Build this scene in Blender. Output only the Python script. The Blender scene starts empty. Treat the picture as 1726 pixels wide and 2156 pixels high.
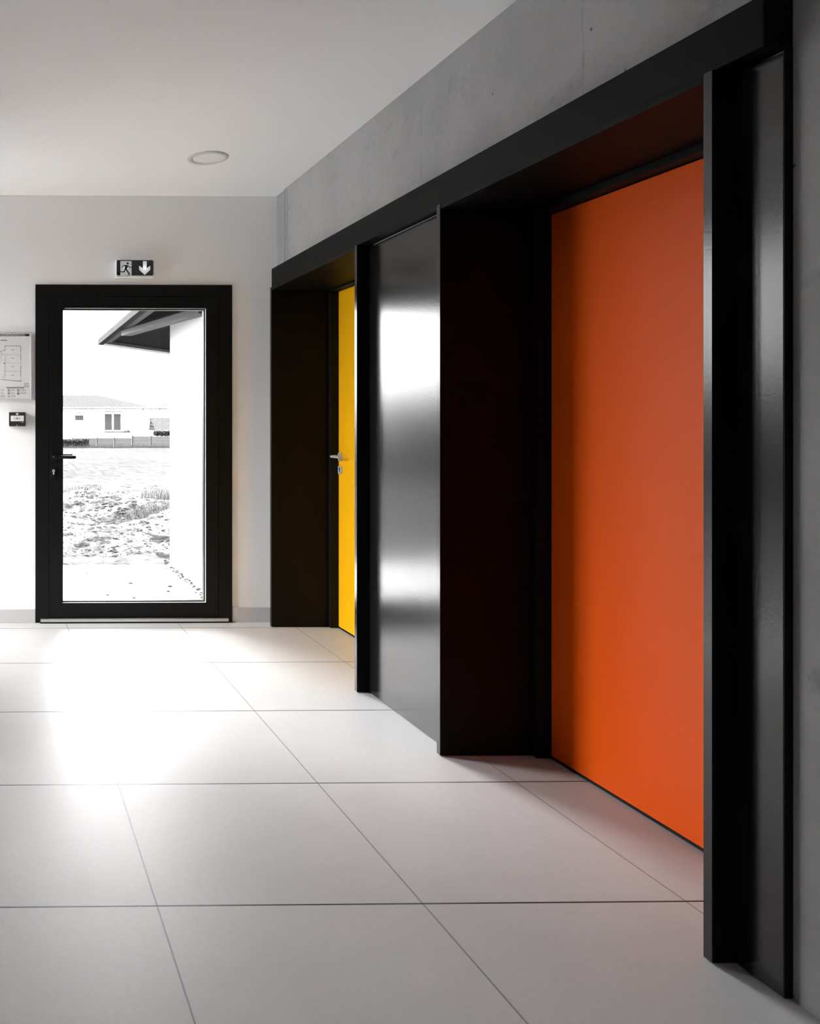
import bpy, bmesh, math, random
from mathutils import Vector, noise
random.seed(7)
C = bpy.context.scene.collection
S = bpy.context.scene

# ------------------------------------------------------------------ helpers
class MB:
    """collects shapes, links them as one mesh object"""
    def __init__(s): s.bm = bmesh.new()
    def box(s, x0, x1, y0, y1, z0, z1, bev=0):
        t = bmesh.new()
        v = [t.verts.new(p) for p in ((x0,y0,z0),(x1,y0,z0),(x1,y1,z0),(x0,y1,z0),(x0,y0,z1),(x1,y0,z1),(x1,y1,z1),(x0,y1,z1))]
        for f in ((3,2,1,0),(4,5,6,7),(0,1,5,4),(1,2,6,5),(2,3,7,6),(3,0,4,7)): t.faces.new([v[i] for i in f])
        if bev: bmesh.ops.bevel(t, geom=list(t.edges), offset=bev, segments=2, profile=.5, affect='EDGES')
        s._add(t); return s
    def _add(s, t):
        me = bpy.data.meshes.new('tmp'); t.to_mesh(me); t.free(); s.bm.from_mesh(me); bpy.data.meshes.remove(me)
    def prism(s, pts, d):
        """closed polygon of 3-D points pushed along vector d"""
        t = bmesh.new(); d = Vector(d)
        a = [t.verts.new(p) for p in pts]; b = [t.verts.new(Vector(p)+d) for p in pts]
        n = len(pts)
        t.faces.new(a); t.faces.new(b[::-1])
        for i in range(n): t.faces.new((a[(i+1)%n], a[i], b[i], b[(i+1)%n]))
        bmesh.ops.recalc_face_normals(t, faces=t.faces)
        s._add(t); return s
    def tube(s, p, q, r, seg=16, r2=None):
        t = bmesh.new(); p = Vector(p); q = Vector(q); w = (q-p).normalized()
        u = w.orthogonal().normalized(); v = w.cross(u)
        r2 = r if r2 is None else r2
        A = [t.verts.new(p+(u*math.cos(k*math.tau/seg)+v*math.sin(k*math.tau/seg))*r) for k in range(seg)]
        B = [t.verts.new(q+(u*math.cos(k*math.tau/seg)+v*math.sin(k*math.tau/seg))*r2) for k in range(seg)]
        t.faces.new(A[::-1]); t.faces.new(B)
        for k in range(seg): t.faces.new((A[k],A[(k+1)%seg],B[(k+1)%seg],B[k]))
        s._add(t); return s
    def bar(s, p, q, w, h):
        """square bar from p to q"""
        t = bmesh.new(); p = Vector(p); q = Vector(q); d = (q-p).normalized()
        u = d.cross(Vector((0,0,1))).normalized()*w/2; v = u.cross(d).normalized()*h/2
        A = [t.verts.new(p+a*u+b*v) for a,b in ((-1,-1),(1,-1),(1,1),(-1,1))]
        B = [t.verts.new(q+a*u+b*v) for a,b in ((-1,-1),(1,-1),(1,1),(-1,1))]
        t.faces.new(A[::-1]); t.faces.new(B)
        for k in range(4): t.faces.new((A[k],A[(k+1)%4],B[(k+1)%4],B[k]))
        bmesh.ops.recalc_face_normals(t, faces=t.faces)
        s._add(t); return s
    def ring(s, prof, cx, cy, seg=64):
        """lathe a profile [(r,z),...] about a vertical axis"""
        t = bmesh.new(); L = []
        for k in range(seg):
            a = k*math.tau/seg
            L.append([t.verts.new((cx+r*math.cos(a), cy+r*math.sin(a), z)) for r,z in prof])
        for k in range(seg):
            A, B = L[k], L[(k+1)%seg]
            for i in range(len(prof)-1): t.faces.new((A[i],B[i],B[i+1],A[i+1]))
        bmesh.ops.recalc_face_normals(t, faces=t.faces)
        s._add(t); return s
    def frame(s, x0, x1, z0, z1, w, y0, y1, wt=None, wb=None, bev=0):
        """rectangular ring in the XZ plane"""
        wt = w if wt is None else wt; wb = w if wb is None else wb
        s.box(x0, x0+w, y0, y1, z0, z1, bev); s.box(x1-w, x1, y0, y1, z0, z1, bev)
        s.box(x0+w, x1-w, y0, y1, z1-wt, z1, bev)
        if wb: s.box(x0+w, x1-w, y0, y1, z0, z0+wb, bev)
        return s
    def build(s, name, m, parent=None, smooth=False):
        me = bpy.data.meshes.new(name); s.bm.to_mesh(me); s.bm.free()
        o = bpy.data.objects.new(name, me); C.objects.link(o)
        if m: me.materials.append(m)
        if smooth:
            for p in me.polygons: p.use_smooth = True
        if parent:
            o.parent = parent; o.location = -Vector(parent.location)
        return o

def tag(o, label, cat, group=None, kind=None):
    o['label'] = label; o['category'] = cat
    if group: o['group'] = group
    if kind: o['kind'] = kind
    return o
def thing(name, loc, label, cat, group=None, kind=None):
    o = bpy.data.objects.new(name, None); C.objects.link(o); o.location = loc; o.empty_display_size = .1
    return tag(o, label, cat, group, kind)

# ------------------------------------------------------------------ materials
def nt(name):
    m = bpy.data.materials.new(name); m.use_nodes = True
    n = m.node_tree; b = n.nodes['Principled BSDF']
    return m, n, b
def g(v): return (v, v, v, 1)
def simple(name, col, rough=.5, metal=0, spec=.5, bump=None, coat=0):
    m, n, b = nt(name)
    b.inputs['Base Color'].default_value = col if isinstance(col, tuple) else g(col)
    b.inputs['Roughness'].default_value = rough; b.inputs['Metallic'].default_value = metal
    b.inputs['Specular IOR Level'].default_value = spec
    if coat: b.inputs['Coat Weight'].default_value = coat; b.inputs['Coat Roughness'].default_value = .08
    if bump:
        sc, st = bump
        geo = n.nodes.new('ShaderNodeNewGeometry'); no = n.nodes.new('ShaderNodeTexNoise'); bu = n.nodes.new('ShaderNodeBump')
        no.inputs['Scale'].default_value = sc; no.inputs['Detail'].default_value = 3
        bu.inputs['Strength'].default_value = st; bu.inputs['Distance'].default_value = .002
        n.links.new(geo.outputs['Position'], no.inputs['Vector']); n.links.new(no.outputs['Fac'], bu.inputs['Height']); n.links.new(bu.outputs['Normal'], b.inputs['Normal'])
    return m
def ramp(n, fac, stops):
    r = n.nodes.new('ShaderNodeValToRGB'); n.links.new(fac, r.inputs['Fac'])
    e = r.color_ramp.elements
    while len(e) < len(stops): e.new(.5)
    for i, (p, v) in enumerate(stops): e[i].position = p; e[i].color = v if isinstance(v, tuple) else g(v)
    return r.outputs['Color']
def mth(n, op, a, b=None):
    x = n.nodes.new('ShaderNodeMath'); x.operation = op
    for i, v in enumerate((a, b)):
        if v is None: continue
        if isinstance(v, (int, float)): x.inputs[i].default_value = v
        else: n.links.new(v, x.inputs[i])
    return x.outputs[0]
def mixc(n, fac, a, b, mode='MIX'):
    x = n.nodes.new('ShaderNodeMix'); x.data_type = 'RGBA'; x.blend_type = mode
    for k, v in ((0, fac), (6, a), (7, b)):
        if isinstance(v, (int, float)): x.inputs[k].default_value = v if k == 0 else g(v)
        elif isinstance(v, tuple): x.inputs[k].default_value = v
        else: n.links.new(v, x.inputs[k])
    return x.outputs[2]
def noisen(n, vec, scale, detail=4, rough=.5, mapping=None):
    t = n.nodes.new('ShaderNodeTexNoise'); t.inputs['Scale'].default_value = scale
    t.inputs['Detail'].default_value = detail; t.inputs['Roughness'].default_value = rough
    if mapping:
        mp = n.nodes.new('ShaderNodeMapping'); mp.inputs['Scale'].default_value = mapping
        n.links.new(vec, mp.inputs['Vector']); vec = mp.outputs['Vector']
    n.links.new(vec, t.inputs['Vector']); return t.outputs['Fac']

M = {}
M['white_wall'] = simple('white_plaster', .93, .85, bump=(180, .12))
M['ceiling'] = simple('white_ceiling_paint', .84, .9, bump=(120, .05))
M['black'] = simple('black_satin_paint', .003, .5, spec=.12)
M['black_matt'] = simple('black_matt_paint', .006, .55, spec=.15)
M['black_gloss'] = simple('black_gloss_paint', .008, .18, spec=.72, bump=(140, .05))
M['frame_black'] = simple('black_powder_coat', .005, .45, spec=.18)
M['gasket'] = simple('black_rubber_gasket', .006, .5, spec=.3)
M['bead'] = simple('bead_with_painted_glint', .85, .3, metal=.1)  # whitish base colour stands in for the reflection along the bead
M['alu'] = simple('brushed_aluminium', .72, .32, metal=1)
M['chrome'] = simple('satin_nickel', .62, .4, metal=.35)
M['orange'] = simple('orange_door_laminate', (.90, .108, .002, 1), .38, spec=.28, bump=(400, .03))
M['yellow'] = simple('yellow_door_laminate', (.95, .47, .002, 1), .45, spec=.35, bump=(400, .03))
M['skirting'] = simple('grey_tile_skirting', .58, .5, bump=(60, .1))
M['white_plastic'] = simple('white_plastic', .82, .4)
M['dark_plastic'] = simple('dark_plastic', .03, .35)
M['sheet'] = simple('printed_sheet', .72, .4)
M['ink'] = simple('dark_print', .04, .5)
M['ink_mid'] = simple('grey_print', .26, .5)
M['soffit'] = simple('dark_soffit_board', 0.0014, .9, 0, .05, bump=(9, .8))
M['canopy_frame'] = simple('grey_painted_canopy_frame', 0.0178, .7, 0, .1)
M['render_white'] = simple('white_exterior_render', 0.2652, .9, bump=(90, .2))
M['slab'] = simple('pale_concrete_slab', .22, .8, bump=(50, .2))
M['stone'] = simple('grey_stone', 0.0070, .8, 0, .1)
M['leaf'] = simple('dark_hedge_leaf', 0.0034, .9, 0, .05)
M['grass'] = simple('dry_grass_blade', 0.0296, .8, 0, .1)
M['house_wall'] = simple('white_house_render', .7, .9)
M['house_glass'] = simple('house_window_glass', 0.0133, .8, 0, .05)
M['fence'] = simple('weathered_fence_board', 0.0328, .95, 0, .05, bump=(3, .5))
M['fence_post'] = simple('weathered_fence_post', 0.0094, .95, 0, .05)
M['white_pvc'] = simple('white_pvc', .6, .4)
M['rail'] = simple('pale_grey_railing', 0.0140, .9, 0, .05)
M['shadowgrey'] = simple('grey_balcony_slab', .14, .8)

# ceramic floor tiles with grout lines, 0.716 m module
def floor_mat():
    m, n, b = nt('pale_porcelain_tiles')
    geo = n.nodes.new('ShaderNodeNewGeometry'); P = geo.outputs['Position']
    sp = n.nodes.new('ShaderNodeSeparateXYZ'); n.links.new(P, sp.inputs[0])
    def line(c, off, w):
        t = mth(n, 'FRACT', mth(n, 'DIVIDE', mth(n, 'ADD', c, 71.6-off), .716))
        t = mth(n, 'ABSOLUTE', mth(n, 'SUBTRACT', t, .5))       # .5 on the joint
        return mth(n, 'GREATER_THAN', t, .5-w/2/.716)
    lx = line(sp.outputs['X'], .418, .005); ly = line(sp.outputs['Y'], 2.139, .0062)
    joint = mth(n, 'MAXIMUM', lx, ly)
    a = noisen(n, P, 1.3, 6, .6); c2 = noisen(n, P, 60, 4, .6)
    base = mixc(n, 1.0, ramp(n, a, [(.3, .47), (.7, .53)]), ramp(n, c2, [(.3, .94), (.7, 1.0)]), 'MULTIPLY')
    # small scuffs and specks
    sc = noisen(n, P, 22, 8, .75, (1, 2.4, 1)); big = noisen(n, P, 2.1, 2)
    scuff = mth(n, 'MULTIPLY', mth(n, 'GREATER_THAN', sc, .69), mth(n, 'GREATER_THAN', big, .56))
    base = mixc(n, mth(n, 'MULTIPLY', scuff, .22), base, .2)
    vo = n.nodes.new('ShaderNodeTexVoronoi'); vo.inputs['Scale'].default_value = 3.2; n.links.new(P, vo.inputs['Vector'])
    spk = mth(n, 'LESS_THAN', vo.outputs['Distance'], .010)
    base = mixc(n, mth(n, 'MULTIPLY', spk, .8), base, .05)
    col = mixc(n, joint, base, mixc(n, ly, .24, .035))
    n.links.new(col, b.inputs['Base Color'])
    n.links.new(ramp(n, a, [(.3, .40), (.7, .48)]), b.inputs['Roughness'])
    b.inputs['Specular IOR Level'].default_value = .18
    bu = n.nodes.new('ShaderNodeBump'); bu.inputs['Strength'].default_value = .4; bu.inputs['Distance'].default_value = .002
    n.links.new(mth(n, 'SUBTRACT', mth(n, 'MULTIPLY', c2, .08), joint), bu.inputs['Height']); n.links.new(bu.outputs['Normal'], b.inputs['Normal'])
    return m
M['floor'] = floor_mat()

# board-marked grey concrete with stains, pores and two seams
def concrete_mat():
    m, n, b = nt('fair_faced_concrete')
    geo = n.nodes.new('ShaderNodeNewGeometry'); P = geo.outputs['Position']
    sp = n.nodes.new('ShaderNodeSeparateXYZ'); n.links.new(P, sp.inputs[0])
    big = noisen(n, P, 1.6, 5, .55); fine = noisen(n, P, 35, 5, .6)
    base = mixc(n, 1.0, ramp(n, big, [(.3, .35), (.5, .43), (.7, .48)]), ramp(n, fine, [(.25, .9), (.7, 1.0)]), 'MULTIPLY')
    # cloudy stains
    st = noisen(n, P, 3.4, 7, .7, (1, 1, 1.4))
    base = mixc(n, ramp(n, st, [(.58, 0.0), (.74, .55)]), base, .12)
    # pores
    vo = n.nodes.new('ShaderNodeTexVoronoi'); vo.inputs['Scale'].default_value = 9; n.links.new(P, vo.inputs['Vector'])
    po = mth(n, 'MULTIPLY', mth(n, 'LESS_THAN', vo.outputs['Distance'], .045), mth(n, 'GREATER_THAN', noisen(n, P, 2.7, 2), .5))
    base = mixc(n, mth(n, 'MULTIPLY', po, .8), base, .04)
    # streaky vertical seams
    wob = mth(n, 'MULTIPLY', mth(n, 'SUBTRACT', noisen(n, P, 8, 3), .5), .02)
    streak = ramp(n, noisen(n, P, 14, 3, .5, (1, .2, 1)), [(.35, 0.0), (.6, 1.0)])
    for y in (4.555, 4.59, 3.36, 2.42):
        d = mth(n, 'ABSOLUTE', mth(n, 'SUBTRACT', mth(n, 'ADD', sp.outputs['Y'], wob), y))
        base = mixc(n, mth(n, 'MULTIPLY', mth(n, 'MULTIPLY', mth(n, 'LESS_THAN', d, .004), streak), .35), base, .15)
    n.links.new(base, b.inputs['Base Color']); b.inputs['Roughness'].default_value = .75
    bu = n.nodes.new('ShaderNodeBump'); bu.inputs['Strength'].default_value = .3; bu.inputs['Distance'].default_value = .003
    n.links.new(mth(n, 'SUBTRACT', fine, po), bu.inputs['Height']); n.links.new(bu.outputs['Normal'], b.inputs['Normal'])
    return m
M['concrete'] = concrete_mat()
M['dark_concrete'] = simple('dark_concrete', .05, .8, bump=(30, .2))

# clear glass pane: Fresnel reflection over straight transmission
def glass_mat():
    m = bpy.data.materials.new('clear_glass'); m.use_nodes = True; n = m.node_tree; n.nodes.clear()
    o = n.nodes.new('ShaderNodeOutputMaterial'); tr = n.nodes.new('ShaderNodeBsdfTransparent'); gl = n.nodes.new('ShaderNodeBsdfGlossy')
    gl.inputs['Roughness'].default_value = .02; tr.inputs['Color'].default_value = (.95, .95, .95, 1)
    fr = n.nodes.new('ShaderNodeFresnel'); fr.inputs['IOR'].default_value = 1.45; mx = n.nodes.new('ShaderNodeMixShader')
    n.links.new(fr.outputs[0], mx.inputs[0]); n.links.new(tr.outputs[0], mx.inputs[1]); n.links.new(gl.outputs[0], mx.inputs[2]); n.links.new(mx.outputs[0], o.inputs[0])
    return m
M['glass'] = glass_mat()

def ground_mat():
    m, n, b = nt('bare_soil_and_grass')
    geo = n.nodes.new('ShaderNodeNewGeometry'); P = geo.outputs['Position']
    sp = n.nodes.new('ShaderNodeSeparateXYZ'); n.links.new(P, sp.inputs[0])
    # clods and cracks of soil, stretched across the view
    a = noisen(n, P, 2.4, 12, .8, (1, .6, 1)); c = noisen(n, P, 9.0, 8, .8, (1, .4, 1))
    soil = ramp(n, a, [(.40, 0.0016), (.445, 0.0078), (.48, 0.0234), (.56, 0.0328)])
    soil = mixc(n, ramp(n, c, [(.38, .9), (.47, 0.0)]), soil, .006)
    dv = n.nodes.new('ShaderNodeVectorMath'); dv.operation = 'DISTANCE'; n.links.new(P, dv.inputs[0]); dv.inputs[1].default_value = (1.78, 11.6, -.2)
    dd = mth(n, 'ADD', dv.outputs['Value'], mth(n, 'MULTIPLY', mth(n, 'SUBTRACT', a, .5), 1.6))
    soil = mixc(n, ramp(n, dd, [(.30, .95), (.75, 0.0)]), soil, .003)
    gr = noisen(n, P, 6.0, 6, .75, (1, .07, 1)); g2 = noisen(n, P, .25, 4, .6, (1, .5, 1))
    grass = mixc(n, 1.0, ramp(n, gr, [(.36, 0.0023), (.46, 0.0083), (.58, 0.0136)]), ramp(n, g2, [(.35, .75), (.65, 1.05)]), 'MULTIPLY')
    f = mth(n, 'ADD', sp.outputs['Y'], mth(n, 'MULTIPLY', mth(n, 'SUBTRACT', noisen(n, P, .4, 4), .5), 10))
    fac = ramp(n, mth(n, 'DIVIDE', mth(n, 'SUBTRACT', f, 15), 12), [(.35, 0.0), (.75, 1.0)])
    n.links.new(mixc(n, fac, soil, grass), b.inputs['Base Color']); b.inputs['Roughness'].default_value = .95
    b.inputs['Specular IOR Level'].default_value = .02
    return m
M['ground'] = ground_mat()

def roof_mat():
    m, n, b = nt('pale_clay_roof_tiles')
    geo = n.nodes.new('ShaderNodeNewGeometry'); P = geo.outputs['Position']
    sp = n.nodes.new('ShaderNodeSeparateXYZ'); n.links.new(P, sp.inputs[0])
    ph = mth(n, 'MULTIPLY', mth(n, 'ADD', sp.outputs['X'], mth(n, 'MULTIPLY', sp.outputs['Z'], .55)), 21.0)
    s1 = mth(n, 'SINE', ph); no = noisen(n, P, 2.2, 3)
    col = ramp(n, mth(n, 'ADD', mth(n, 'MULTIPLY', s1, .5), mth(n, 'MULTIPLY', no, .6)), [(0, 0.0045), (.35, 0.0108), (.8, 0.0216)])
    n.links.new(col, b.inputs['Base Color']); b.inputs['Roughness'].default_value = .9; b.inputs['Specular IOR Level'].default_value = .03
    return m
M['roof'] = roof_mat()

def emis(name, col, strength, center=None, rad=.03):
    m = bpy.data.materials.new(name); m.use_nodes = True; n = m.node_tree; n.nodes.clear()
    o = n.nodes.new('ShaderNodeOutputMaterial'); e = n.nodes.new('ShaderNodeEmission')
    e.inputs['Color'].default_value = col; e.inputs['Strength'].default_value = strength
    n.links.new(e.outputs[0], o.inputs[0])
    if center:   # LED hot spot behind the diffuser
        geo = n.nodes.new('ShaderNodeNewGeometry'); v = n.nodes.new('ShaderNodeVectorMath'); v.operation = 'DISTANCE'
        n.links.new(geo.outputs['Position'], v.inputs[0]); v.inputs[1].default_value = center
        k = mth(n, 'DIVIDE', v.outputs['Value'], rad)
        k = mth(n, 'DIVIDE', 1.0, mth(n, 'ADD', 1.0, mth(n, 'MULTIPLY', k, k)))
        n.links.new(mth(n, 'MULTIPLY', mth(n, 'ADD', mth(n, 'MULTIPLY', k, 1.1), .75), strength), e.inputs['Strength'])
    return m

# ------------------------------------------------------------------ room shell
YB = 5.15; H = 2.747; XR = 1.775; XL = -1.45; YF = -2.2; TH = .30
def struct(o, label, cat): return tag(o, label, cat, kind='structure')

struct(MB().box(XL-.3, 2.6, YF-.3, YB+.02, -.12, 0).build('floor', M['floor']), 'pale large-format porcelain tile floor with thin dark grout lines', 'floor')
struct(MB().box(XL-.3, 2.6, YF-.3, YB+TH, H, H+.25).build('ceiling', M['ceiling']), 'smooth white ceiling holding the round recessed light', 'ceiling')

# back wall with the door opening
DX0, DX1, DZ = .221, 1.489, 2.172
LW0, LW1, LZ0, LZ1 = 4.12, 5.15, .04, 2.50; BX = -.90   # BX: where the end wall stops and the corner glazing begins
w = MB()
w.box(BX, DX0, YB, YB+TH, 0, H); w.box(XL, BX, YB, YB+TH, LZ1, H); w.box(XL, BX, YB, YB+TH, 0, LZ0); w.box(DX0, DX1, YB, YB+TH, DZ, H); w.box(DX1, 2.6, YB, YB+TH, 0, H)
struct(w.build('wall_back', M['white_wall']), 'white plaster end wall around the glazed exit door', 'wall')
# left wall (beyond the picture's edge) with a tall glazed opening beside the end wall
w = MB()
w.box(XL-.3, XL, YF-.3, LW0, 0, H)
w.box(XL-.3, XL, LW0, LW1, 0, LZ0); w.box(XL-.3, XL, LW0, LW1, LZ1, H)
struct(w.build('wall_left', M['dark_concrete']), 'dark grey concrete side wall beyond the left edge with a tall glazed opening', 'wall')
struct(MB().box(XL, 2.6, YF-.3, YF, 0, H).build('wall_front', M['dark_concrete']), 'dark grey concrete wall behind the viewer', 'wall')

# right wall of concrete with two door openings
w = MB()
w.box(XR, 2.17, YF, 5.0, 2.138, H)
w.box(XR+.006, 2.17, 5.0, YB, 2.138, H)
w.box(XR, 2.17, YF, 1.889, 0, 2.138)
w.box(XR, 2.17, 3.10, 3.80, 0, 2.138)
w.box(XR+.006, 2.17, 5.035, YB, 0, 2.138)
w.box(2.17, 2.6, YF, YB, 0, H)
struct(w.build('wall_right', M['concrete']), 'grey fair-faced concrete side wall above and beside the black door surrounds', 'wall')
t = MB().tube((XR+.001, 4.985, 2.255), (XR+.001, 4.985, H-.012), .009, 12)
t.box(XR-.002, XR+.02, 4.94, 4.975, 2.25, H-.002)
struct(t.build('trim_1', M['concrete'], smooth=False), 'narrow vertical joint bead in the concrete near the back corner', 'joint')

# skirting tiles
struct(MB().box(BX, DX0, YB-.010, YB, 0, .088, .002).build('baseboard_back', M['skirting']), 'grey tile skirting left of the exit door', 'skirting')
struct(MB().box(DX1, XR, YB-.010, YB, 0, .096, .002).build('baseboard_back_right', M['skirting']), 'grey tile skirting between the exit door and the black surround', 'skirting')

# ------------------------------------------------------------------ black steel surrounds on the right
def portal(name, y0, y1, label):
    """U-shaped liner: jambs y0-.025..y0 and y1..y1+.025, head on top"""
    p = thing(name, (1.70, (y0+y1)/2, 0), label, 'door surround', kind='structure')
    MB().box(1.70, 2.17, y1, y1+.025, .003, 2.138, .0012).build('jamb', M['black'], p)
    MB().box(1.70, 2.17, y0-.025, y0, .003, 2.138, .0012).build('jamb', M['black'], p)
    MB().box(1.70, 2.17, y0, y1, 2.118, 2.138, .0012).build('head', M['black'], p)
    MB().box(1.698, 1.70, y1+.001, y1+.024, .004, 2.137).build('jamb_edge', M['black_gloss'], p)
    MB().box(1.698, 1.70, y0-.024, y0-.001, .004, 2.137).build('jamb_edge', M['black_gloss'], p)
    return p
portal('trim_2', 3.825, 5.010, 'black steel box surround framing the yellow door')
portal('trim_3', 1.914, 3.075, 'black steel box surround framing the orange door')
# lintel band
l = MB().box(1.708, XR, 1.7705, 5.035, 2.1385, 2.256, .0012)
struct(l.build('trim_4', M['black']), 'long black steel lintel band running above both door surrounds', 'lintel')
struct(MB().box(1.756, XR, 3.1005, 3.7995, .004, 2.126, .001).build('trim_5', M['black_gloss']), 'glossy black wall panel between the yellow and the orange door', 'wall panel')
p = thing('trim_6', (1.756, 1.83, 0), 'narrow glossy black wall panel nearest the viewer, beside the bare concrete', 'wall panel', kind='structure')
MB().box(1.755, XR, 1.7725, 1.8885, .004, 2.126, .001).build('panel', M['black_gloss'], p)
MB().box(1.7555, XR, 1.7705, 1.7725, .004, 2.1380).build('edge_profile', M['black_matt'], p)

def lever_set(root, y, z, sgn, m):
    """lever and key plates on a side door's leaf; the lever points along sgn*Y"""
    r = MB().box(2.102, 2.112, y-.025, y+.025, z-.024, z+.024, .0015).build('handle_rose', m, root)
    h = MB().tube((2.104, y, z+.004), (2.056, y, z+.004), .008)
    h.box(2.046, 2.066, min(y-.008*sgn, y+sgn*.115), max(y-.008*sgn, y+sgn*.115), z-.004, z+.010, .003)
    h.build('lever_handle', m, root)
    k = MB().box(2.102, 2.112, y-.025, y+.025, z-.105, z-.057, .0015).build('key_plate', m, root)
    MB().tube((2.103, y, z-.074), (2.1005, y, z-.074), .009).box(2.1005, 2.103, y-.004, y+.004, z-.096, z-.074).build('keyhole', M['dark_plastic'], root)
def side_door(name, y0, y1, ztop, mat, ll, label, hy, sgn):
    d = thing(name, (2.11, (y0+y1)/2, 0), label, 'door', kind='structure')
    fw = .027
    f = MB().box(2.06, 2.168, y1-fw, y1-.0005, .002, 2.1175, .001)
    f.box(2.06, 2.168, y0+.0005, y0+fw, .002, 2.1175, .001); f.box(2.06, 2.168, y0+fw, y1-fw, ztop, 2.1175, .001)
    f.build('door_frame', M['black_matt'], d)
    s = MB().box(2.108, 2.12, y1-fw-.006, y1-fw, .004, ztop, 0).box(2.108, 2.12, y0+fw, y0+fw+.006, .004, ztop)
    s.build('door_seal', M['gasket'], d)
    MB().box(2.113, 2.148, y0+fw+.006, y1-fw-.006, .0005, .0128).build('dark_gap_strip', M['gasket'], d)  # black strip stands in for the shaded gap under the leaf
    lf = MB().box(2.11, 2.15, y0+fw+.006, y1-fw-.006, .013, ztop-.004, .001).build('door_leaf', mat, d); lf['label'] = ll
    lever_set(d, hy, 1.072, sgn, M['chrome'])
    return d
side_door('door_2', 3.825, 5.010, 2.108, M['yellow'], 'yellow door leaf', 'plain yellow flush door in the far black surround, mostly hidden', 4.948, -1)
side_door('door_3', 1.914, 3.075, 2.092, M['orange'], 'orange door leaf', 'plain orange flush door in the near black surround', 1.985, 1)

# ------------------------------------------------------------------ glazed exit door
d1 = thing('door_1', ((DX0+DX1)/2, YB, 0), 'black framed glass exit door looking onto the field', 'door', kind='structure')
f = MB()
f.box(DX0, .309, YB-.012, YB+.09, 0, DZ, .001); f.box(1.400, DX1, YB-.012, YB+.09, 0, DZ, .001)
f.box(.309, 1.400, YB-.012, YB+.09, 2.097, DZ, .001); f.box(.309, 1.400, YB+.02, YB+.09, .0, .030)
f.build('door_frame', M['frame_black'], d1)
f = MB().frame(.312, 1.397, .035, 2.094, .078, YB-.014, YB+.07, wt=.072, wb=.092, bev=.0015)
f.build('door_sash', M['frame_black'], d1)
f = MB().box(.309, .312, YB+.002, YB+.06, .03, 2.097).box(1.397, 1.400, YB+.002, YB+.06, .03, 2.097).box(.309, 1.400, YB+.002, YB+.06, 2.094, 2.097)
f.build('seal_gap', M['gasket'], d1)
f = MB().frame(.390, 1.319, .127, 2.022, .010, YB+.006, YB+.05, bev=.001)
f.build('glazing_gasket', M['gasket'], d1)
f = MB().box(1.3165, 1.3190, YB-.011, YB+.004, .127, 2.018).box(.392, 1.319, YB-.011, YB+.004, .127, .1295)
f.box(.41, 1.31, YB-.011, YB+.004, 2.0195, 2.0212)
f.build('glazing_bead', M['bead'], d1)['label'] = 'thin glazing bead with its bright glint put into the colour'
MB().box(.396, 1.313, YB+.022, YB+.034, .133, 2.016).build('glass_pane', M['glass'], d1)
f = MB().box(.253, 1.460, YB-.034, YB-.013, .010, .031, .003).build('threshold_strip', M['alu'], d1); f['label'] = 'aluminium weather strip along the foot of the door'
MB().box(.250, 1.462, YB-.030, YB-.012, .0005, .010).build('threshold_base', M['gasket'], d1)
# lever inside, matching lever outside
h = MB().box(.322, .356, YB-.022, YB-.013, 1.040, 1.088, .003).build('handle_rose', M['frame_black'], d1)
def lever(y0, y1, z, x1):
    b = MB().tube((.337, y0, z), (.337, y1, z), .009)
    b.tube((.337, y1, z), (x1, y1, z), .0105, 20); b.tube((x1-.0001, y1, z), (x1+.006, y1, z), .0105, 20, .005)
    b.tube((.337, y1, z), (.331, y1, z), .0105, 20, .006)
    return b.build('lever_handle', M['frame_black'], d1)
lever(YB-.018, YB-.068, 1.066, .470)
lever(YB+.07, YB+.135, 1.070, .468)
MB().box(.320, .356, YB-.022, YB-.013, .935, 1.000, .003).build('lock_plate', M['frame_black'], d1)
k = MB().tube((.337, YB-.022, .977), (.337, YB-.030, .977), .0085, 20).box(.3325, .3415, YB-.030, YB-.022, .953, .975, .001)
lk = k.build('lock_cylinder', M['chrome'], d1); lk['label'] = 'silver lock cylinder'
MB().box(.333, .341, YB-.0315, YB-.0298, .976, .9785).build('key_slot', M['dark_plastic'], lk).location = (0,0,0)

# windows beyond the picture's left edge
wn = thing('window_1', (XL-.1, (LW0+LW1)/2, LZ0), 'tall black framed corner window beyond the left edge', 'window', kind='structure')
f = MB()
for a, b_ in ((LW0, LW0+.06), (LW1-.04, LW1)): f.box(XL-.06, XL, a, b_, LZ0, LZ1)
f.box(XL-.06, XL, LW0+.06, LW1-.04, LZ0, LZ0+.06).box(XL-.06, XL, LW0+.06, LW1-.04, LZ1-.06, LZ1)
f.box(XL, BX, YB, YB+.06, LZ0, LZ0+.06).box(XL, BX, YB, YB+.06, LZ1-.06, LZ1).box(BX-.06, BX, YB, YB+.06, LZ0+.06, LZ1-.06).box(XL, XL+.04, YB, YB+.06, LZ0+.06, LZ1-.06)
f.build('window_frame', M['frame_black'], wn)
MB().box(XL+.04, BX-.06, YB+.025, YB+.035, LZ0+.06, LZ1-.06).build('pane', M['glass'], wn)
MB().box(XL-.04, XL-.03, LW0+.06, LW1-.04, LZ0+.06, LZ1-.06).build('pane', M['glass'], wn)

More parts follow.
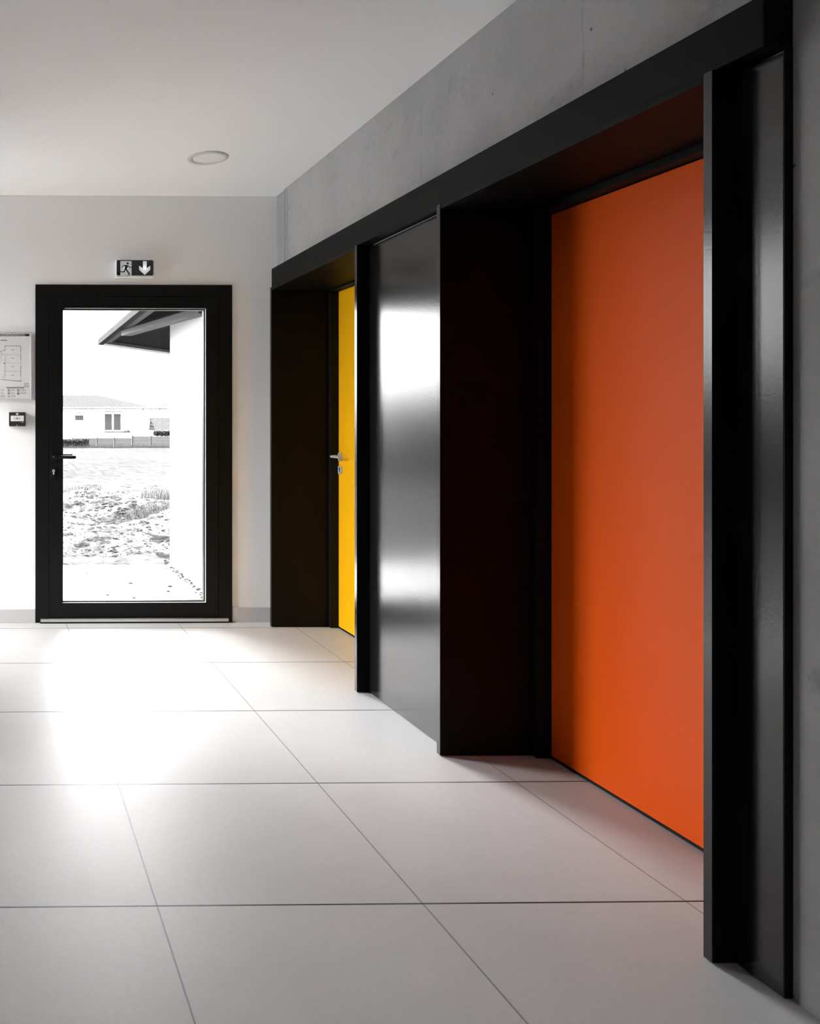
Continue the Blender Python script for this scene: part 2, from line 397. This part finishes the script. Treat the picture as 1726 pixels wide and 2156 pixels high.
# ------------------------------------------------------------------ exit sign
sx0, sx1, sz0, sz1 = .735, .981, 2.214, 2.327; SY = YB-.040
es = thing('exit_sign', ((sx0+sx1)/2, YB, sz0), 'small lit running man and down arrow sign above the glass exit door', 'exit sign')
MB().box(sx0, sx1, SY, YB, sz0, sz1, .004).build('housing', M['white_plastic'], es)
px = (sx1-sx0)/80.4    # one photo pixel in metres; sign-local coordinates below are u,v in those units from the top left
def sp_(u, v, y): return (sx0+u*px, y, sz1-v*px)
def plate(pts, y, m, name, parent=es, th=.0008):
    b = MB(); b.prism([sp_(u, v, y) for u, v in pts], (0, -th, 0)); return b.build(name, m, parent)
def rect(u0, v0, u1, v1): return [(u0, v0), (u1, v0), (u1, v1), (u0, v1)]
c_ = 2.0
plate([(1.5+c_, 1), (78-c_, 1), (78, 1+c_), (78, 33-c_), (78-c_, 33), (1.5+c_, 33), (1.5, 33-c_), (1.5, 1+c_)], SY, simple('sign_dark_face', .03, .35), 'face_plate')
LITM = emis('lit_door_panel', (1, 1, 1, 1), .016, (sx0+19.5*px, SY, sz1-18*px), .010)
LITA = emis('lit_arrow', (1, 1, 1, 1), .022, (sx0+60*px, SY, sz1-17*px), .014)
plate(rect(9, 3, 32.5, 33), SY-.0008, LITM, 'door_symbol')
b = MB()
def poly(pts): b.prism([sp_(u, v, SY-.0017) for u, v in pts], (0, -.0006, 0))
def seg(p, q, w):
    dx, dy = q[0]-p[0], q[1]-p[1]; L = math.hypot(dx, dy); nx, ny = -dy/L*w/2, dx/L*w/2
    poly([(p[0]+nx, p[1]+ny), (q[0]+nx, q[1]+ny), (q[0]-nx, q[1]-ny), (p[0]-nx, p[1]-ny)])
poly([(24.2+2.5*math.cos(a*math.tau/16), 8+2.3*math.sin(a*math.tau/16)) for a in range(16)])
poly([(15.5, 11.3), (24.5, 11.3), (25, 13.3), (22.2, 20.5), (18, 20.5), (18.6, 13.2), (15.6, 13.2)])
seg((16, 12), (11.8, 17.2), 1.6); seg((24.2, 12.2), (28.4, 16.7), 1.7); seg((28, 16.5), (33, 16.5), 1.5)
seg((20.5, 19.5), (28.2, 30.8), 2.9); seg((19, 19.5), (17.3, 25.5), 2.6); seg((18.3, 25.6), (6.5, 25.4), 2.2)
seg((24, 33), (28.5, 30.8), 1.7)
man = b.build('running_man', simple('sign_figure', .02, .4), es)
plate([(4.8+3.8*math.cos(a*math.tau/18), 29.3+3.6*math.sin(a*math.tau/18)) for a in range(18)], SY-.0008, simple('sign_dot', .004, .4), 'round_mark')
plate([(56.2, 3.2), (64.2, 3.2), (64.2, 18), (71.5, 12.6), (71.5, 21), (60, 32), (48.3, 21), (48.3, 12.6), (56.2, 18)], SY-.0008, LITA, 'arrow')

# ------------------------------------------------------------------ evacuation plan board
bx0, bx1, bz0, bz1 = -.225, .197, 1.432, 1.868
ep = thing('evacuation_plan', ((bx0+bx1)/2, YB, bz0), 'framed evacuation floor plan on the wall left of the glass door', 'wall plan')
MB().frame(bx0, bx1, bz0, bz1, .008, YB-.022, YB, bev=.001).build('board_frame', simple('pale_board_frame', .55, .4), ep)
MB().box(bx0+.007, bx1-.007, YB-.017, YB, bz0+.007, bz1-.007).build('sheet', M['sheet'], ep)
BY = YB-.0175
k_ = .00306            # one photo pixel on this wall
def bb(u0, v0, u1, v1, B):   # u from the board's visible left, v from y=700
    B.box(u0*k_-.004, u1*k_-.004, BY-.0006, BY, bz1-v1*k_, bz1-v0*k_)
B = MB()
wl = .45
for a in ((9.3, 29.8, 42.8, 30.4), (9.0, 29.8, 9.6, 41), (42.2, 29.8, 42.8, 43), (42.2, 47.5, 42.8, 59.5), (42.2, 65, 42.8, 67), (42.2, 71.5, 42.8, 95), (42.2, 100, 42.8, 104), (1, 40.8, 1.6, 47), (0, 40.8, 3.5, 41.6)): bb(*a, B)
B.prism([(-.004, BY, bz1-99.6*k_), (42.5*k_-.004, BY, bz1-103.8*k_), (42.5*k_-.004, BY, bz1-104.5*k_), (-.004, BY, bz1-100.3*k_)], (0, -.0006, 0))
B.build('floor_plan_lines', M['ink'], ep)
B = MB()
for a in ((9.3, 47.9, 42.5, 48.2), (9.3, 65.3, 42.5, 65.6), (9.3, 82.6, 42.5, 82.9), (9.2, 54, 9.5, 99), (0, 89.9, 9.3, 90.2), (1.0, 47, 1.3, 66)): bb(*a, B)
for v in (38, 55.5, 73, 90.8): bb(23, v, 29, v+.9, B)
bb(2.5, 94.6, 7, 95.4, B); bb(4.6, 38.3, 7.6, 39.4, B); bb(5, 47.7, 6.6, 49.6, B); bb(6.3, 65.3, 9.6, 67.4, B)
for i in range(3): bb(50+(i%2)*.8, 107.5+i*1.5, 55.5+(i%2), 108.1+i*1.5, B)
bb(56.8, 107.7, 59, 109.6, B); bb(49, 112.3, 60, 112.9, B); bb(49.5, 114, 60, 114.6, B)
bb(0, 115.8, 60, 116.1, B); bb(60.7, 116.5, 61, 137, B)
for c0, c1 in ((0, 10), (22, 32), (42, 57)):
    for v in (121.2, 122.9, 127.6, 129.3) + ((133.0, 134.6, 136.4) if c1 < 40 else ()): bb(c0, v, c1-(v*7 % 3), v+.5, B)
B.build('small_print_lines', M['ink_mid'], ep)
def ring_mark(u, v, ro, ri, slash):
    B = MB()
    for a in range(20):
        a0, a1 = a*math.tau/20, (a+1)*math.tau/20
        B.prism([(u*k_-.004+q*k_*math.cos(t_), BY, bz1-v*k_+q*k_*math.sin(t_)) for q, t_ in ((ro, a0), (ro, a1), (ri, a1), (ri, a0))], (0, -.0006, 0))
    if slash: bb(u-ri-.1, v-.35, u+ri+.1, v+.35, B)
    B.build('safety_symbol', M['ink'], ep)
ring_mark(17.5, 123, 2.3, 1.8, True); ring_mark(17.5, 129.2, 2.3, 1.8, True); ring_mark(37.4, 129.4, 2.5, 1.3, False)
B = MB(); bb(35.2, 120.8, 39.6, 122.2, B); bb(35.2, 124.2, 39.6, 125.2, B); bb(35.2, 122.2, 35.7, 124.2, B); bb(39.1, 122.2, 39.6, 124.2, B)
B.build('safety_symbol', M['ink'], ep)
B = MB(); bb(15.5, 135.2, 20, 136.3, B); B.build('safety_bar', M['ink'], ep)
B = MB(); bb(38.5, 4.6, 60.5, 9.4, B); B.build('header_band', M['ink_mid'], ep)
B = MB(); bb(13, 116.2, 50, 118.7, B); B.build('legend_band', M['ink_mid'], ep)
B = MB(); bb(52, 4.6, 60.5, 9.4, B); B.box(56*k_-.004, 60.5*k_-.004, BY-.0009, BY-.0004, bz1-9.4*k_, bz1-4.6*k_)
B.build('header_band_end', M['ink'], ep)
B = MB(); bb(0, 17.6, 14, 18.9, B); B.build('subtitle_line', M['ink'], ep)
def text_mesh(body, width, height, loc, m, parent, name):
    cu = bpy.data.curves.new('t', 'FONT'); cu.body = body; cu.extrude = .0004; cu.offset = .012; cu.size = 1
    to = bpy.data.objects.new('t', cu); C.objects.link(to); bpy.context.view_layer.update()
    dg = bpy.context.evaluated_depsgraph_get(); me = bpy.data.meshes.new_from_object(to.evaluated_get(dg))
    bpy.data.objects.remove(to); xs = [v.co.x for v in me.vertices]; ys = [v.co.y for v in me.vertices]
    x0, x1, y0, y1 = min(xs), max(xs), min(ys), max(ys)
    for v in me.vertices:
        v.co = Vector((loc[0]+(v.co.x-x0)/(x1-x0)*width, loc[1]-v.co.z, loc[2]+(v.co.y-y0)/(y1-y0)*height))
    me.materials.clear(); me.materials.append(m)
    o = bpy.data.objects.new(name, me); C.objects.link(o); o.parent = parent; o.location = -Vector(parent.location); return o
text_mesh('EVACUATION', 38.5*k_, 4.6*k_, (-.006, BY-.0004, bz1-9.4*k_), M['ink'], ep, 'title_lettering')

# ------------------------------------------------------------------ manual call point
cx0, cx1, cz0, cz1 = .051, .157, 1.262, 1.352; CY = YB-.034
cp = thing('fire_call_point', ((cx0+cx1)/2, YB, cz0), 'small dark square fire alarm call point below the evacuation plan', 'alarm button')
MB().box(cx0, cx1, CY, YB, cz0, cz1, .003).build('housing', M['dark_plastic'], cp)
MB().box(.062, .146, CY-.0015, CY+.001, 1.294, 1.330, .001).build('press_window', M['white_plastic'], cp)
B = MB().tube((.1035, CY-.0014, 1.3125), (.1035, CY-.0022, 1.3125), .0052, 20)
for s_ in (-1, 1):
    B.prism([(.1035+s_*.010, CY-.0014, 1.3125), (.1035+s_*.016, CY-.0014, 1.3160), (.1035+s_*.016, CY-.0014, 1.3138), (.1035+s_*.021, CY-.0014, 1.3138), (.1035+s_*.021, CY-.0014, 1.3112), (.1035+s_*.016, CY-.0014, 1.3112), (.1035+s_*.016, CY-.0014, 1.3090)], (0, -.0008, 0))
B.build('press_symbol', M['ink'], cp)
B = MB().box(.080, .127, CY-.0022, CY-.0014, 1.3235, 1.3247).box(.088, .120, CY-.0022, CY-.0014, 1.3005, 1.3014)
B.build('fine_print', M['ink_mid'], cp)
B = MB()
for a in range(14):
    a0, a1 = a*math.tau/14, (a+1)*math.tau/14
    B.prism([(.103+r*math.cos(t_), CY+.0003, 1.3405+r*.8*math.sin(t_)) for r, t_ in ((.0085, a0), (.0085, a1), (.0055, a1), (.0055, a0))], (0, -.001, 0))
B.box(.101, .109, CY-.0008, CY+.0003, 1.337, 1.343)
B.build('flame_symbol', M['white_plastic'], cp)
MB().tube((.1025, CY+.001, 1.268), (.1025, CY-.0008, 1.268), .0028, 12).build('test_key_hole', M['white_plastic'], cp)
MB().box(.130, .145, CY-.0008, CY+.0003, 1.2865, 1.2885).build('side_mark', M['white_plastic'], cp)

# ------------------------------------------------------------------ recessed ceiling light
dl = thing('recessed_downlight', (1.138, 4.40, H), 'round white recessed light in the ceiling above the exit door', 'ceiling light')
MB().ring([(.111, H), (.110, H-.004), (.104, H-.007), (.086, H-.006), (.080, H-.002), (.078, H+.02)], 1.138, 4.40).build('rim', simple('downlight_rim_paint', .62, .4), dl, smooth=True)
MB().ring([(.0005, H-.0015), (.05, H-.0018), (.080, H-.0015)], 1.138, 4.40).build('diffuser', M['white_plastic'], dl, smooth=True)

# ------------------------------------------------------------------ outside: slab, wall, canopy
tag(MB().box(-.7, 9, YB+.021, 7.26, -.14, -.012).build('patio_slab', M['slab']), 'pale concrete slab right outside the exit door', 'paving', kind='structure')
struct(MB().box(1.55, 1.85, YB+TH, 7.33, -.12, 2.198).build('wall_outside', M['render_white']), 'white rendered garden-side wall outside, right of the door', 'wall')
cn = thing('entrance_canopy', (1.55, 6.5, 2.10), 'grey framed pointed roof canopy with dark underside outside the exit door', 'canopy')
A_ = (1.09, 9.0); N_ = (1.07, YB+TH+.01); F_ = (2.75, 11.03)
b = MB()
b.bar((A_[0]+.03, A_[1], 2.18), (N_[0]+.03, N_[1], 2.18), .06, .06)
b.build('side_fascia', simple('light_grey_fascia', 0.0078, .8, 0, .05), cn)
MB().bar((A_[0]+.095, A_[1]-.15, 2.178), (N_[0]+.095, N_[1], 2.178), .07, .04).build('fascia_lining', simple('darker_grey_canopy_paint', 0.0312, .7, 0, .1), cn)
MB().bar((A_[0]+.005, A_[1]+.01, 2.165), (F_[0], F_[1], 2.165), .05, .022).build('end_fascia', M['render_white'], cn)
MB().bar((A_[0]+.05, A_[1], 2.184), (F_[0]+.02, F_[1]-.05, 2.184), .05, .028).build('end_board', M['black_matt'], cn)
MB().bar((1.19, 7.60, 2.128), (1.535, 6.02, 2.128), .10, .050).build('diagonal_beam', simple('pale_grey_beam', 0.0585, .8, 0, .1), cn)
MB().prism([(A_[0]+.02, A_[1]+.02, 2.199), (N_[0]+.02, N_[1], 2.199), (1.54, N_[1], 2.199), (1.54, 7.40, 2.199), (2.80, 7.40, 2.199), (F_[0]+.02, F_[1]+.05, 2.199)], (0, 0, .010)).build('soffit', M['soffit'], cn)
MB().prism([(A_[0]+.08, A_[1], 2.2105), (N_[0]+.08, N_[1], 2.2105), (2.75, N_[1], 2.2105), (2.75, F_[1]-.1, 2.2105)], (0, 0, .015)).build('roof_sheet', M['canopy_frame'], cn)

# ------------------------------------------------------------------ field
def gz(x, y):
    z = -.0241*(y-7.26)-.03
    if y < 7.3: return -.03
    k = min(1, (y-7.26)/1.5); far = max(0, 1-(y-7)/25)
    z += k*far*(0.06*noise.fractal(Vector((x*1.2, y*.8, 0)), .8, 2.1, 6) + .03*noise.noise(Vector((x*3.1, y*2.0, 4))))
    if y > 20: z += .05*noise.noise(Vector((x*.3, y*.2, 9)))
    z += .26*math.exp(-((x-1.6)/.9)**2-((y-14.5)/1.5)**2) + .22*math.exp(-((x-2.4)/.8)**2-((y-12.0)/1.6)**2)
    z -= .16*math.exp(-((x-1.75)/.45)**2-((y-11.6)/.6)**2)
    return z
bm = bmesh.new(); ys = []; y = 7.27
while y < 122: ys.append(y); y += .035+.0028*(y-7.2)**1.15
rows = []
for y in ys:
    hw = .5*y+4
    rows.append([bm.verts.new((x, y, gz(x, y))) for x in [(-hw*1.2)+(hw*2.4)*i/260 for i in range(261)]])
for a, b_ in zip(rows, rows[1:]):
    for i in range(260): bm.faces.new((a[i], a[i+1], b_[i+1], b_[i]))
me = bpy.data.meshes.new('field'); bm.to_mesh(me); bm.free(); me.materials.append(M['ground'])
fo = bpy.data.objects.new('field', me); C.objects.link(fo); tag(fo, 'open field of bare soil turning to pale grass beyond the slab', 'field', kind='structure')
for p_ in me.polygons: p_.use_smooth = True
bp = MB().box(-600, 600, 7.4, 1500, -3.2, -2.95)
bp.box(-600, XL-.35, -600, 7.4, -.30, -.05); bp.box(XL-.35, -.705, YB+TH+.01, 7.4, -.30, -.05); bp.box(3.0, 600, -600, 5, -.6, -.35)
tag(bp.build('distant_ground', simple('distant_ground', 0.0328, .95)), 'flat land beyond and around the field', 'ground', kind='structure')

# soil clods thrown up round the hole: nobody could count them
B = MB()
bm = B.bm
def clod(x, y, z, r):
    t = bmesh.new(); bmesh.ops.create_icosphere(t, subdivisions=2 if r > .02 else 1, radius=r)
    s_ = random.random()*50
    for v in t.verts:
        v.co *= 1+.9*noise.noise(v.co*(1.5/r)+Vector((s_, 0, 0)))
        v.co.z *= .6; v.co += Vector((x, y, z))
    B._add(t)
for i in range(2600):
    y = 8.0+11*random.random()**1.3; x = random.uniform(.0, .21*y+.4)
    clod(x, y, gz(x, y)+.002, min(.032, random.expovariate(1/.007)+.004))
for i in range(150):
    x = random.gauss(1.75, .3); y = random.gauss(12.0, .8); clod(x, y, gz(x, y)+.004, random.uniform(.012, .045))
for i in range(60):
    x = random.gauss(1.45, .25); y = random.gauss(13.8, .5); clod(x, y, gz(x, y)+.004, random.uniform(.012, .035))
tag(B.build('soil_clods', simple('dark_soil', 0.0133, .95, 0, .05)), 'dark crumbled soil clods scattered over the bare earth', 'soil', kind='stuff')

# grass tufts
def tuft(x, y, r, n_, h, label, name='grass_tuft'):
    t = bmesh.new()
    for i in range(n_):
        a = random.uniform(0, math.tau); q = r*math.sqrt(random.random()); px_, py_ = x+q*math.cos(a), y+q*math.sin(a)
        z0 = gz(px_, py_)-.02; hh = h*random.uniform(.5, 1); la = random.uniform(0, math.tau); ln = hh*random.uniform(.2, .8); w_ = .0035
        pts = []
        for k in range(5):
            f_ = k/4; pts.append(Vector((px_+math.cos(la)*ln*f_*f_, py_+math.sin(la)*ln*f_*f_, z0+hh*(f_-.25*f_*f_*(ln/hh)))))
        vs = []
        for k, p_ in enumerate(pts):
            ww = w_*(1-k/4.3); vs.append((t.verts.new(p_+Vector((-ww, 0, 0))), t.verts.new(p_+Vector((ww, 0, .0)))))
        for k in range(4): t.faces.new((vs[k][0], vs[k][1], vs[k+1][1], vs[k+1][0]))
    m_ = bpy.data.meshes.new(name); t.to_mesh(m_); t.free(); m_.materials.append(M['grass'])
    o_ = bpy.data.objects.new(name, m_); C.objects.link(o_); tag(o_, label, 'grass', kind='stuff')
tuft(2.95, 13.4, .62, 800, .38, 'shaggy clump of long dry grass by the mound near the white wall')
tuft(2.15, 11.4, .42, 350, .17, 'short ragged grass around the dug hole in the soil')
tuft(1.25, 14.8, .6, 350, .18, 'low patch of grass on the soil heap')

# pebbles on the slab
spots = [(.42, 6.25), (.80, 6.0), (1.04, 6.42), (.74, 6.85), (1.28, 6.12), (.50, 6.7), (1.18, 5.85), (.98, 5.9), (1.33, 6.3)]
for i, (x, y) in enumerate(spots):
    t = bmesh.new(); bmesh.ops.create_icosphere(t, subdivisions=2, radius=.011+.004*((i*7) % 3))
    for v in t.verts: v.co *= 1+.3*noise.noise(v.co*60+Vector((i, 0, 0))); v.co.z *= .5
    B = MB(); B._add(t); o_ = B.build('pebble', M['stone'], smooth=True); o_.location = (x, y, -.010)
    tag(o_, 'small grey stone lying on the pale slab outside the door', 'pebble', 'loose stones on the slab')
B = MB()
for i in range(150):
    y = random.uniform(5.6, 7.5); x = 1.545-abs(random.gauss(0, .03)); clod(x, y, -.012+.003, random.uniform(.004, .012))
tag(B.build('gravel_edge', M['stone']), 'line of fine gravel along the foot of the white wall outside', 'gravel', kind='stuff')

# ------------------------------------------------------------------ far fence, hedge and house
FY = 115.0; fk = FY/1687
def fx(p): return (p-2)*fk
def fz(p): return 1.3-(p-885)*fk
for (p0, p1, pt, lab) in ((100, 152, 924, 'weathered slatted fence behind the dark hedge'), (152, 204, 922, 'weathered slatted fence panel just right of the dark hedge'), (204, 241, 922, 'weathered slatted fence panel below the balcony'), (241, 279, 922, 'weathered slatted fence panel right of the balcony door'), (279, 318, 918, 'taller slatted fence panel left of the low tiled roof end'), (318, 392, 918, 'taller slatted fence panel before the low tiled roof')):
    fp = thing('fence_panel', (fx(p0), FY, fz(944)), lab, 'fence', 'slatted fence panels at the end of the field')
    z1, z0 = fz(pt), fz(946)
    B = MB(); n_ = 9
    for i in range(n_):
        a = z0+(z1-z0)*i/n_; B.box(fx(p0)+.1, fx(p1)-.08, FY-.02, FY+.02, a+.02, a+(z1-z0)/n_-.03)
    B.build('slats', M['fence'], fp)
    MB().box(fx(p0)+.1, fx(p1)-.08, FY+.021, FY+.05, z0, z1-.04).build('backing', M['fence_post'], fp)
    MB().box(fx(p0)-.06, fx(p0)+.1, FY-.06, FY+.06, z0, z1+.05).build('post', M['fence_post'], fp)
def leafy(name, x0, x1, y0, y1, z0, z1, n_, s_, mat):
    t = bmesh.new()
    for i in range(n_):
        c = Vector((random.uniform(x0, x1), random.uniform(y0, y1), z0+(z1-z0)*random.random()**.8))
        c.z = min(c.z, z1-.25*(z1-z0)*abs(noise.noise(Vector((c.x*1.1, 0, 3)))))
        u = Vector((random.gauss(0, 1), random.gauss(0, 1), random.gauss(0, 1))).normalized(); v = u.orthogonal().normalized()
        a = s_*random.uniform(.6, 1.3)
        t.faces.new([t.verts.new(c+u*a*p_+v*a*.45*q_) for p_, q_ in ((-1, 0), (0, -1), (1, 0), (0, 1))])
    m_ = bpy.data.meshes.new(name); t.to_mesh(m_); t.free(); m_.materials.append(mat)
    o_ = bpy.data.objects.new(name, m_); C.objects.link(o_); return o_
tag(leafy('hedge', fx(112), fx(184), FY-2.2, FY-1.0, fz(950), fz(925.5), 2600, .22, M['leaf']), 'dark leafy hedge at the left end of the far fence', 'hedge')
tag(leafy('shrub', fx(330), fx(366), FY+.5, FY+2.4, fz(922)+.3, fz(908), 700, .22, M['leaf']), 'dark shrub under the edge of the low tiled roof', 'shrub')
hb = MB().box(-10.4, -9.4, 2, 30, -.5, 1.9).build('added_sky_blocking_hedge', M['leaf'])  # added unseen hedge, darkens the low sky in the near panel's reflection
hl = leafy('foliage', -10.6, -9.2, 2, 30, -.1, 2.2, 5000, .12, M['leaf']); hl.parent = hb
tag(hb, 'long dark hedge added out of view beyond the left edge to block the low sky', 'hedge')
# rough grass at the fence foot
t = bmesh.new()
for i in range(2600):
    x = random.uniform(fx(100), fx(380)); y = FY-random.uniform(2.6, 7); z0 = -.0241*(y-7.26)-.1; hh = random.uniform(.15, .9)*(1 if random.random() < .25 else .5); dx = random.gauss(0, .15)
    a, b_, c = (x-.03, y, z0), (x+.03, y, z0), (x+dx, y, z0+hh); t.faces.new([t.verts.new(p_) for p_ in (a, b_, c)])
m_ = bpy.data.meshes.new('rough_grass'); t.to_mesh(m_); t.free(); m_.materials.append(simple('pale_grass_stems', 0.0140, .9, 0, .05))
o_ = bpy.data.objects.new('rough_grass', m_); C.objects.link(o_); tag(o_, 'tall pale grass stems along the foot of the far fence', 'grass', kind='stuff')

HY = 125.0; hk = HY/1687
def hx(p): return (p-2)*hk
def hz(p): return 1.3-(p-885)*hk
hs = thing('house', (hx(200), HY, -3), 'wide white two-storey house with low tiled roof and balcony across the field', 'house')
MB().box(hx(40), hx(420), HY, HY+9, -3.0, hz(860.5)).build('wall', M['house_wall'], hs)
B = MB()
e0, e1, r0, r1 = hx(30), hx(321), hx(60), hx(213)
zt, ze = hz(832), hz(857.5)
t = bmesh.new(); vs = [t.verts.new(p_) for p_ in ((e0, HY-.6, ze), (e1, HY-.6, ze), (e1, HY+9.6, ze), (e0, HY+9.6, ze), (r0, HY+4.5, zt+.15), (r1, HY+4.5, zt+.15))]
for f_ in ((0, 1, 5, 4), (1, 2, 5), (2, 3, 4, 5), (3, 0, 4), (0, 3, 2, 1)): t.faces.new([vs[i] for i in f_])
B._add(t); B.build('roof', M['roof'], hs)
B = MB(); t = bmesh.new(); q0, q1 = hx(322), hx(440)
vs = [t.verts.new(p_) for p_ in ((q0, HY-.6, ze), (q1, HY-.6, ze), (q1, HY+9.6, ze), (q0, HY+9.6, ze), (hx(380), HY+4.5, hz(837)), (hx(430), HY+4.5, hz(837)))]
for f_ in ((0, 1, 5, 4), (1, 2, 5), (2, 3, 4, 5), (3, 0, 4), (0, 3, 2, 1)): t.faces.new([vs[i] for i in f_])
B._add(t); B.build('roof', M['roof'], hs)
MB().box(hx(30), hx(430), HY-.75, HY-.55, hz(861.2), hz(859.8)).build('gutter', M['rail'], hs)
MB().box(hx(30), hx(430), HY-.62, HY, hz(860), hz(857.5)).build('eaves_board', M['white_pvc'], hs)
B = MB()
B.box(hx(300), hx(302), HY-.75, HY-.5, hz(863), hz(860)).build('downpipe_outlet', M['rail'], hs)
MB().box(hx(335), hx(336.5), HY-.75, HY-.5, hz(862.5), hz(860)).build('downpipe_outlet', M['rail'], hs)
def win(p0, p1, q0, q1, panes, name='window'):
    wf = MB().box(hx(p0-1.2), hx(p1+1.2), HY-.05, HY+.02, hz(q1+1), hz(q0-1)).build(name, M['white_pvc'], hs)
    for a, b_ in panes:
        x_ = MB().box(hx(a), hx(b_), HY-.07, HY-.04, hz(q1), hz(q0)).build('pane', M['house_glass'], wf); x_.location = (0, 0, 0)
    MB().box(hx(p0-1.5), hx(p1+1.5), HY-.12, HY, hz(q0-4.6), hz(q0-5.6)).build('shutter_box', M['rail'], hs)
    return wf
win(158, 176, 874.5, 885, ((158, 176),))
win(220.5, 255, 871.5, 906, ((220.5, 235.8), (239.5, 254.5)), 'balcony_door')
win(90, 126, 874.5, 895, ((90, 120),))
MB().box(hx(157), hx(178), HY-.1, HY, hz(890.6), hz(890)).build('window_sill', M['rail'], hs)
for a, v in ((158.5, 887.4), (161, 887), (163.5, 887.2)): MB().box(hx(a), hx(a+1), HY-.3, HY-.1, hz(888.5), hz(v)).build('flower_pot', M['stone'], hs)
bl = MB().box(hx(211), hx(277), HY-1.4, HY, hz(915), hz(911)).build('balcony_slab', M['house_wall'], hs)
MB().box(hx(217), hx(274), HY-1.3, HY-1.1, hz(910.8), hz(908.4)).build('balcony_planter', M['leaf'], hs)
B = MB().box(hx(210), hx(277.5), HY-1.4, HY-1.3, hz(895.6), hz(894.6)).box(hx(210), hx(277.5), HY-1.4, HY-1.3, hz(892.4), hz(891.8))
for p_ in (211, 220, 246, 266, 273, 277): B.box(hx(p_)-.03, hx(p_)+.03, HY-1.4, HY-1.34, hz(911), hz(892))
for i in range(28): p_ = 213+i*2.3; B.box(hx(p_)-.009, hx(p_)+.009, HY-1.38, HY-1.36, hz(910), hz(895))
B.build('railing', M['rail'], hs)
leafy('balcony_plant', hx(257), hx(272), HY-1.1, HY-.6, hz(911), hz(905), 120, .14, simple('grey_foliage', 0.0117, .8)).parent = hs
bpy.data.objects['balcony_plant'].location = -Vector(hs.location)
# vents and aerials on the ridge
for a, v in ((146.5, 828), (154, 829), (234, 835), (246, 834.5), (266, 834)):
    pz = hz(v); MB().box(hx(a)-.03, hx(a)+.03, HY+4.4, HY+4.5, hz(850), pz).box(hx(a)-.25, hx(a)+.25, HY+4.4, HY+4.46, pz-.15, pz-.10).build('aerial', simple('pale_aerial_metal', .25, .5), hs)

gr = thing('garage', (hx(335), HY-7, -3), 'low outbuilding with a steep tiled roof beside the white house', 'garage')
G0, G1 = hx(309), hx(420); gyk = (HY-7)/HY
t = bmesh.new(); vs = [t.verts.new(p_) for p_ in ((G0, HY-7, hz(905)), (G1, HY-7, hz(905)), (G1, HY-3, hz(879)), (G0, HY-3, hz(879)), (G1, HY-2, hz(905)), (G0, HY-2, hz(905)))]
for f_ in ((0, 1, 2, 3), (3, 2, 4, 5), (0, 3, 5), (1, 4, 2), (0, 5, 4, 1)): t.faces.new([vs[i] for i in f_])
B = MB(); B._add(t); B.build('roof', M['roof'], gr)
MB().box(G0-.1, G1, HY-7.2, HY-7, hz(908.5), hz(905.2)).build('gutter', M['white_pvc'], gr)
MB().box(G0+.3, G1, HY-5.4, HY-2.2, -3, hz(908.5)).build('wall', M['house_wall'], gr)

# ------------------------------------------------------------------ light: overcast sky through the openings
tag(MB().box(-5.2, XL-.34, 2.3, 5.6, -.10, -.03).build('added_bounce_paving', M['slab']), 'pale paving added out of view by the corner window to bounce daylight inside', 'paving', kind='structure')  # added unseen reflector, throws daylight up to the ceiling
wd = bpy.data.worlds.new('overcast_sky'); S.world = wd; wd.use_nodes = True; n = wd.node_tree
bg = n.nodes['Background']
tc = n.nodes.new('ShaderNodeTexCoord'); sp = n.nodes.new('ShaderNodeSeparateXYZ'); n.links.new(tc.outputs['Generated'], sp.inputs[0])
n.links.new(ramp(n, sp.outputs['Z'], [(0.0, .50), (.14, .66), (.4, 1.6), (.75, 3.0)]), bg.inputs['Color'])
bg.inputs['Strength'].default_value = 1.0

def portal_light(name, loc, rot, sx, sy):
    la = bpy.data.lights.new(name, 'AREA'); la.shape = 'RECTANGLE'; la.size = sx; la.size_y = sy; la.cycles.is_portal = True
    o_ = bpy.data.objects.new(name, la); C.objects.link(o_); o_.location = loc; o_.rotation_euler = rot
R = math.radians
portal_light('door_daylight_portal', ((.389+1.32)/2, YB+.10, 1.07), (R(-90), 0, 0), .95, 1.92)
portal_light('window_daylight_portal', (XL-.08, (LW0+LW1)/2, (LZ0+LZ1)/2), (R(90), 0, R(-90)), LW1-LW0-.12, LZ1-LZ0-.12)

portal_light('corner_daylight_portal', ((XL+BX)/2, YB+.08, (LZ0+LZ1)/2), (R(-90), 0, 0), BX-XL-.1, LZ1-LZ0-.12)
# ------------------------------------------------------------------ camera
cd = bpy.data.cameras.new('camera'); cam = bpy.data.objects.new('camera', cd); C.objects.link(cam); S.camera = cam
cam.location = (0, 0, 1.3); cam.rotation_euler = (R(90), 0, -.0145)
cd.sensor_fit = 'HORIZONTAL'; cd.sensor_width = 36; cd.lens = 36*1687/1726
cd.shift_x = (863-26.5)/1726; cd.shift_y = -(1078-885)/1726
cd.clip_start = .05; cd.clip_end = 3000

S.view_settings.view_transform = 'Standard'; S.view_settings.look = 'None'; S.view_settings.gamma = 1
S.view_settings.use_curve_mapping = False
S.view_settings.exposure = 4.76
S.cycles.max_bounces = 14; S.cycles.diffuse_bounces = 8; S.cycles.transparent_max_bounces = 12
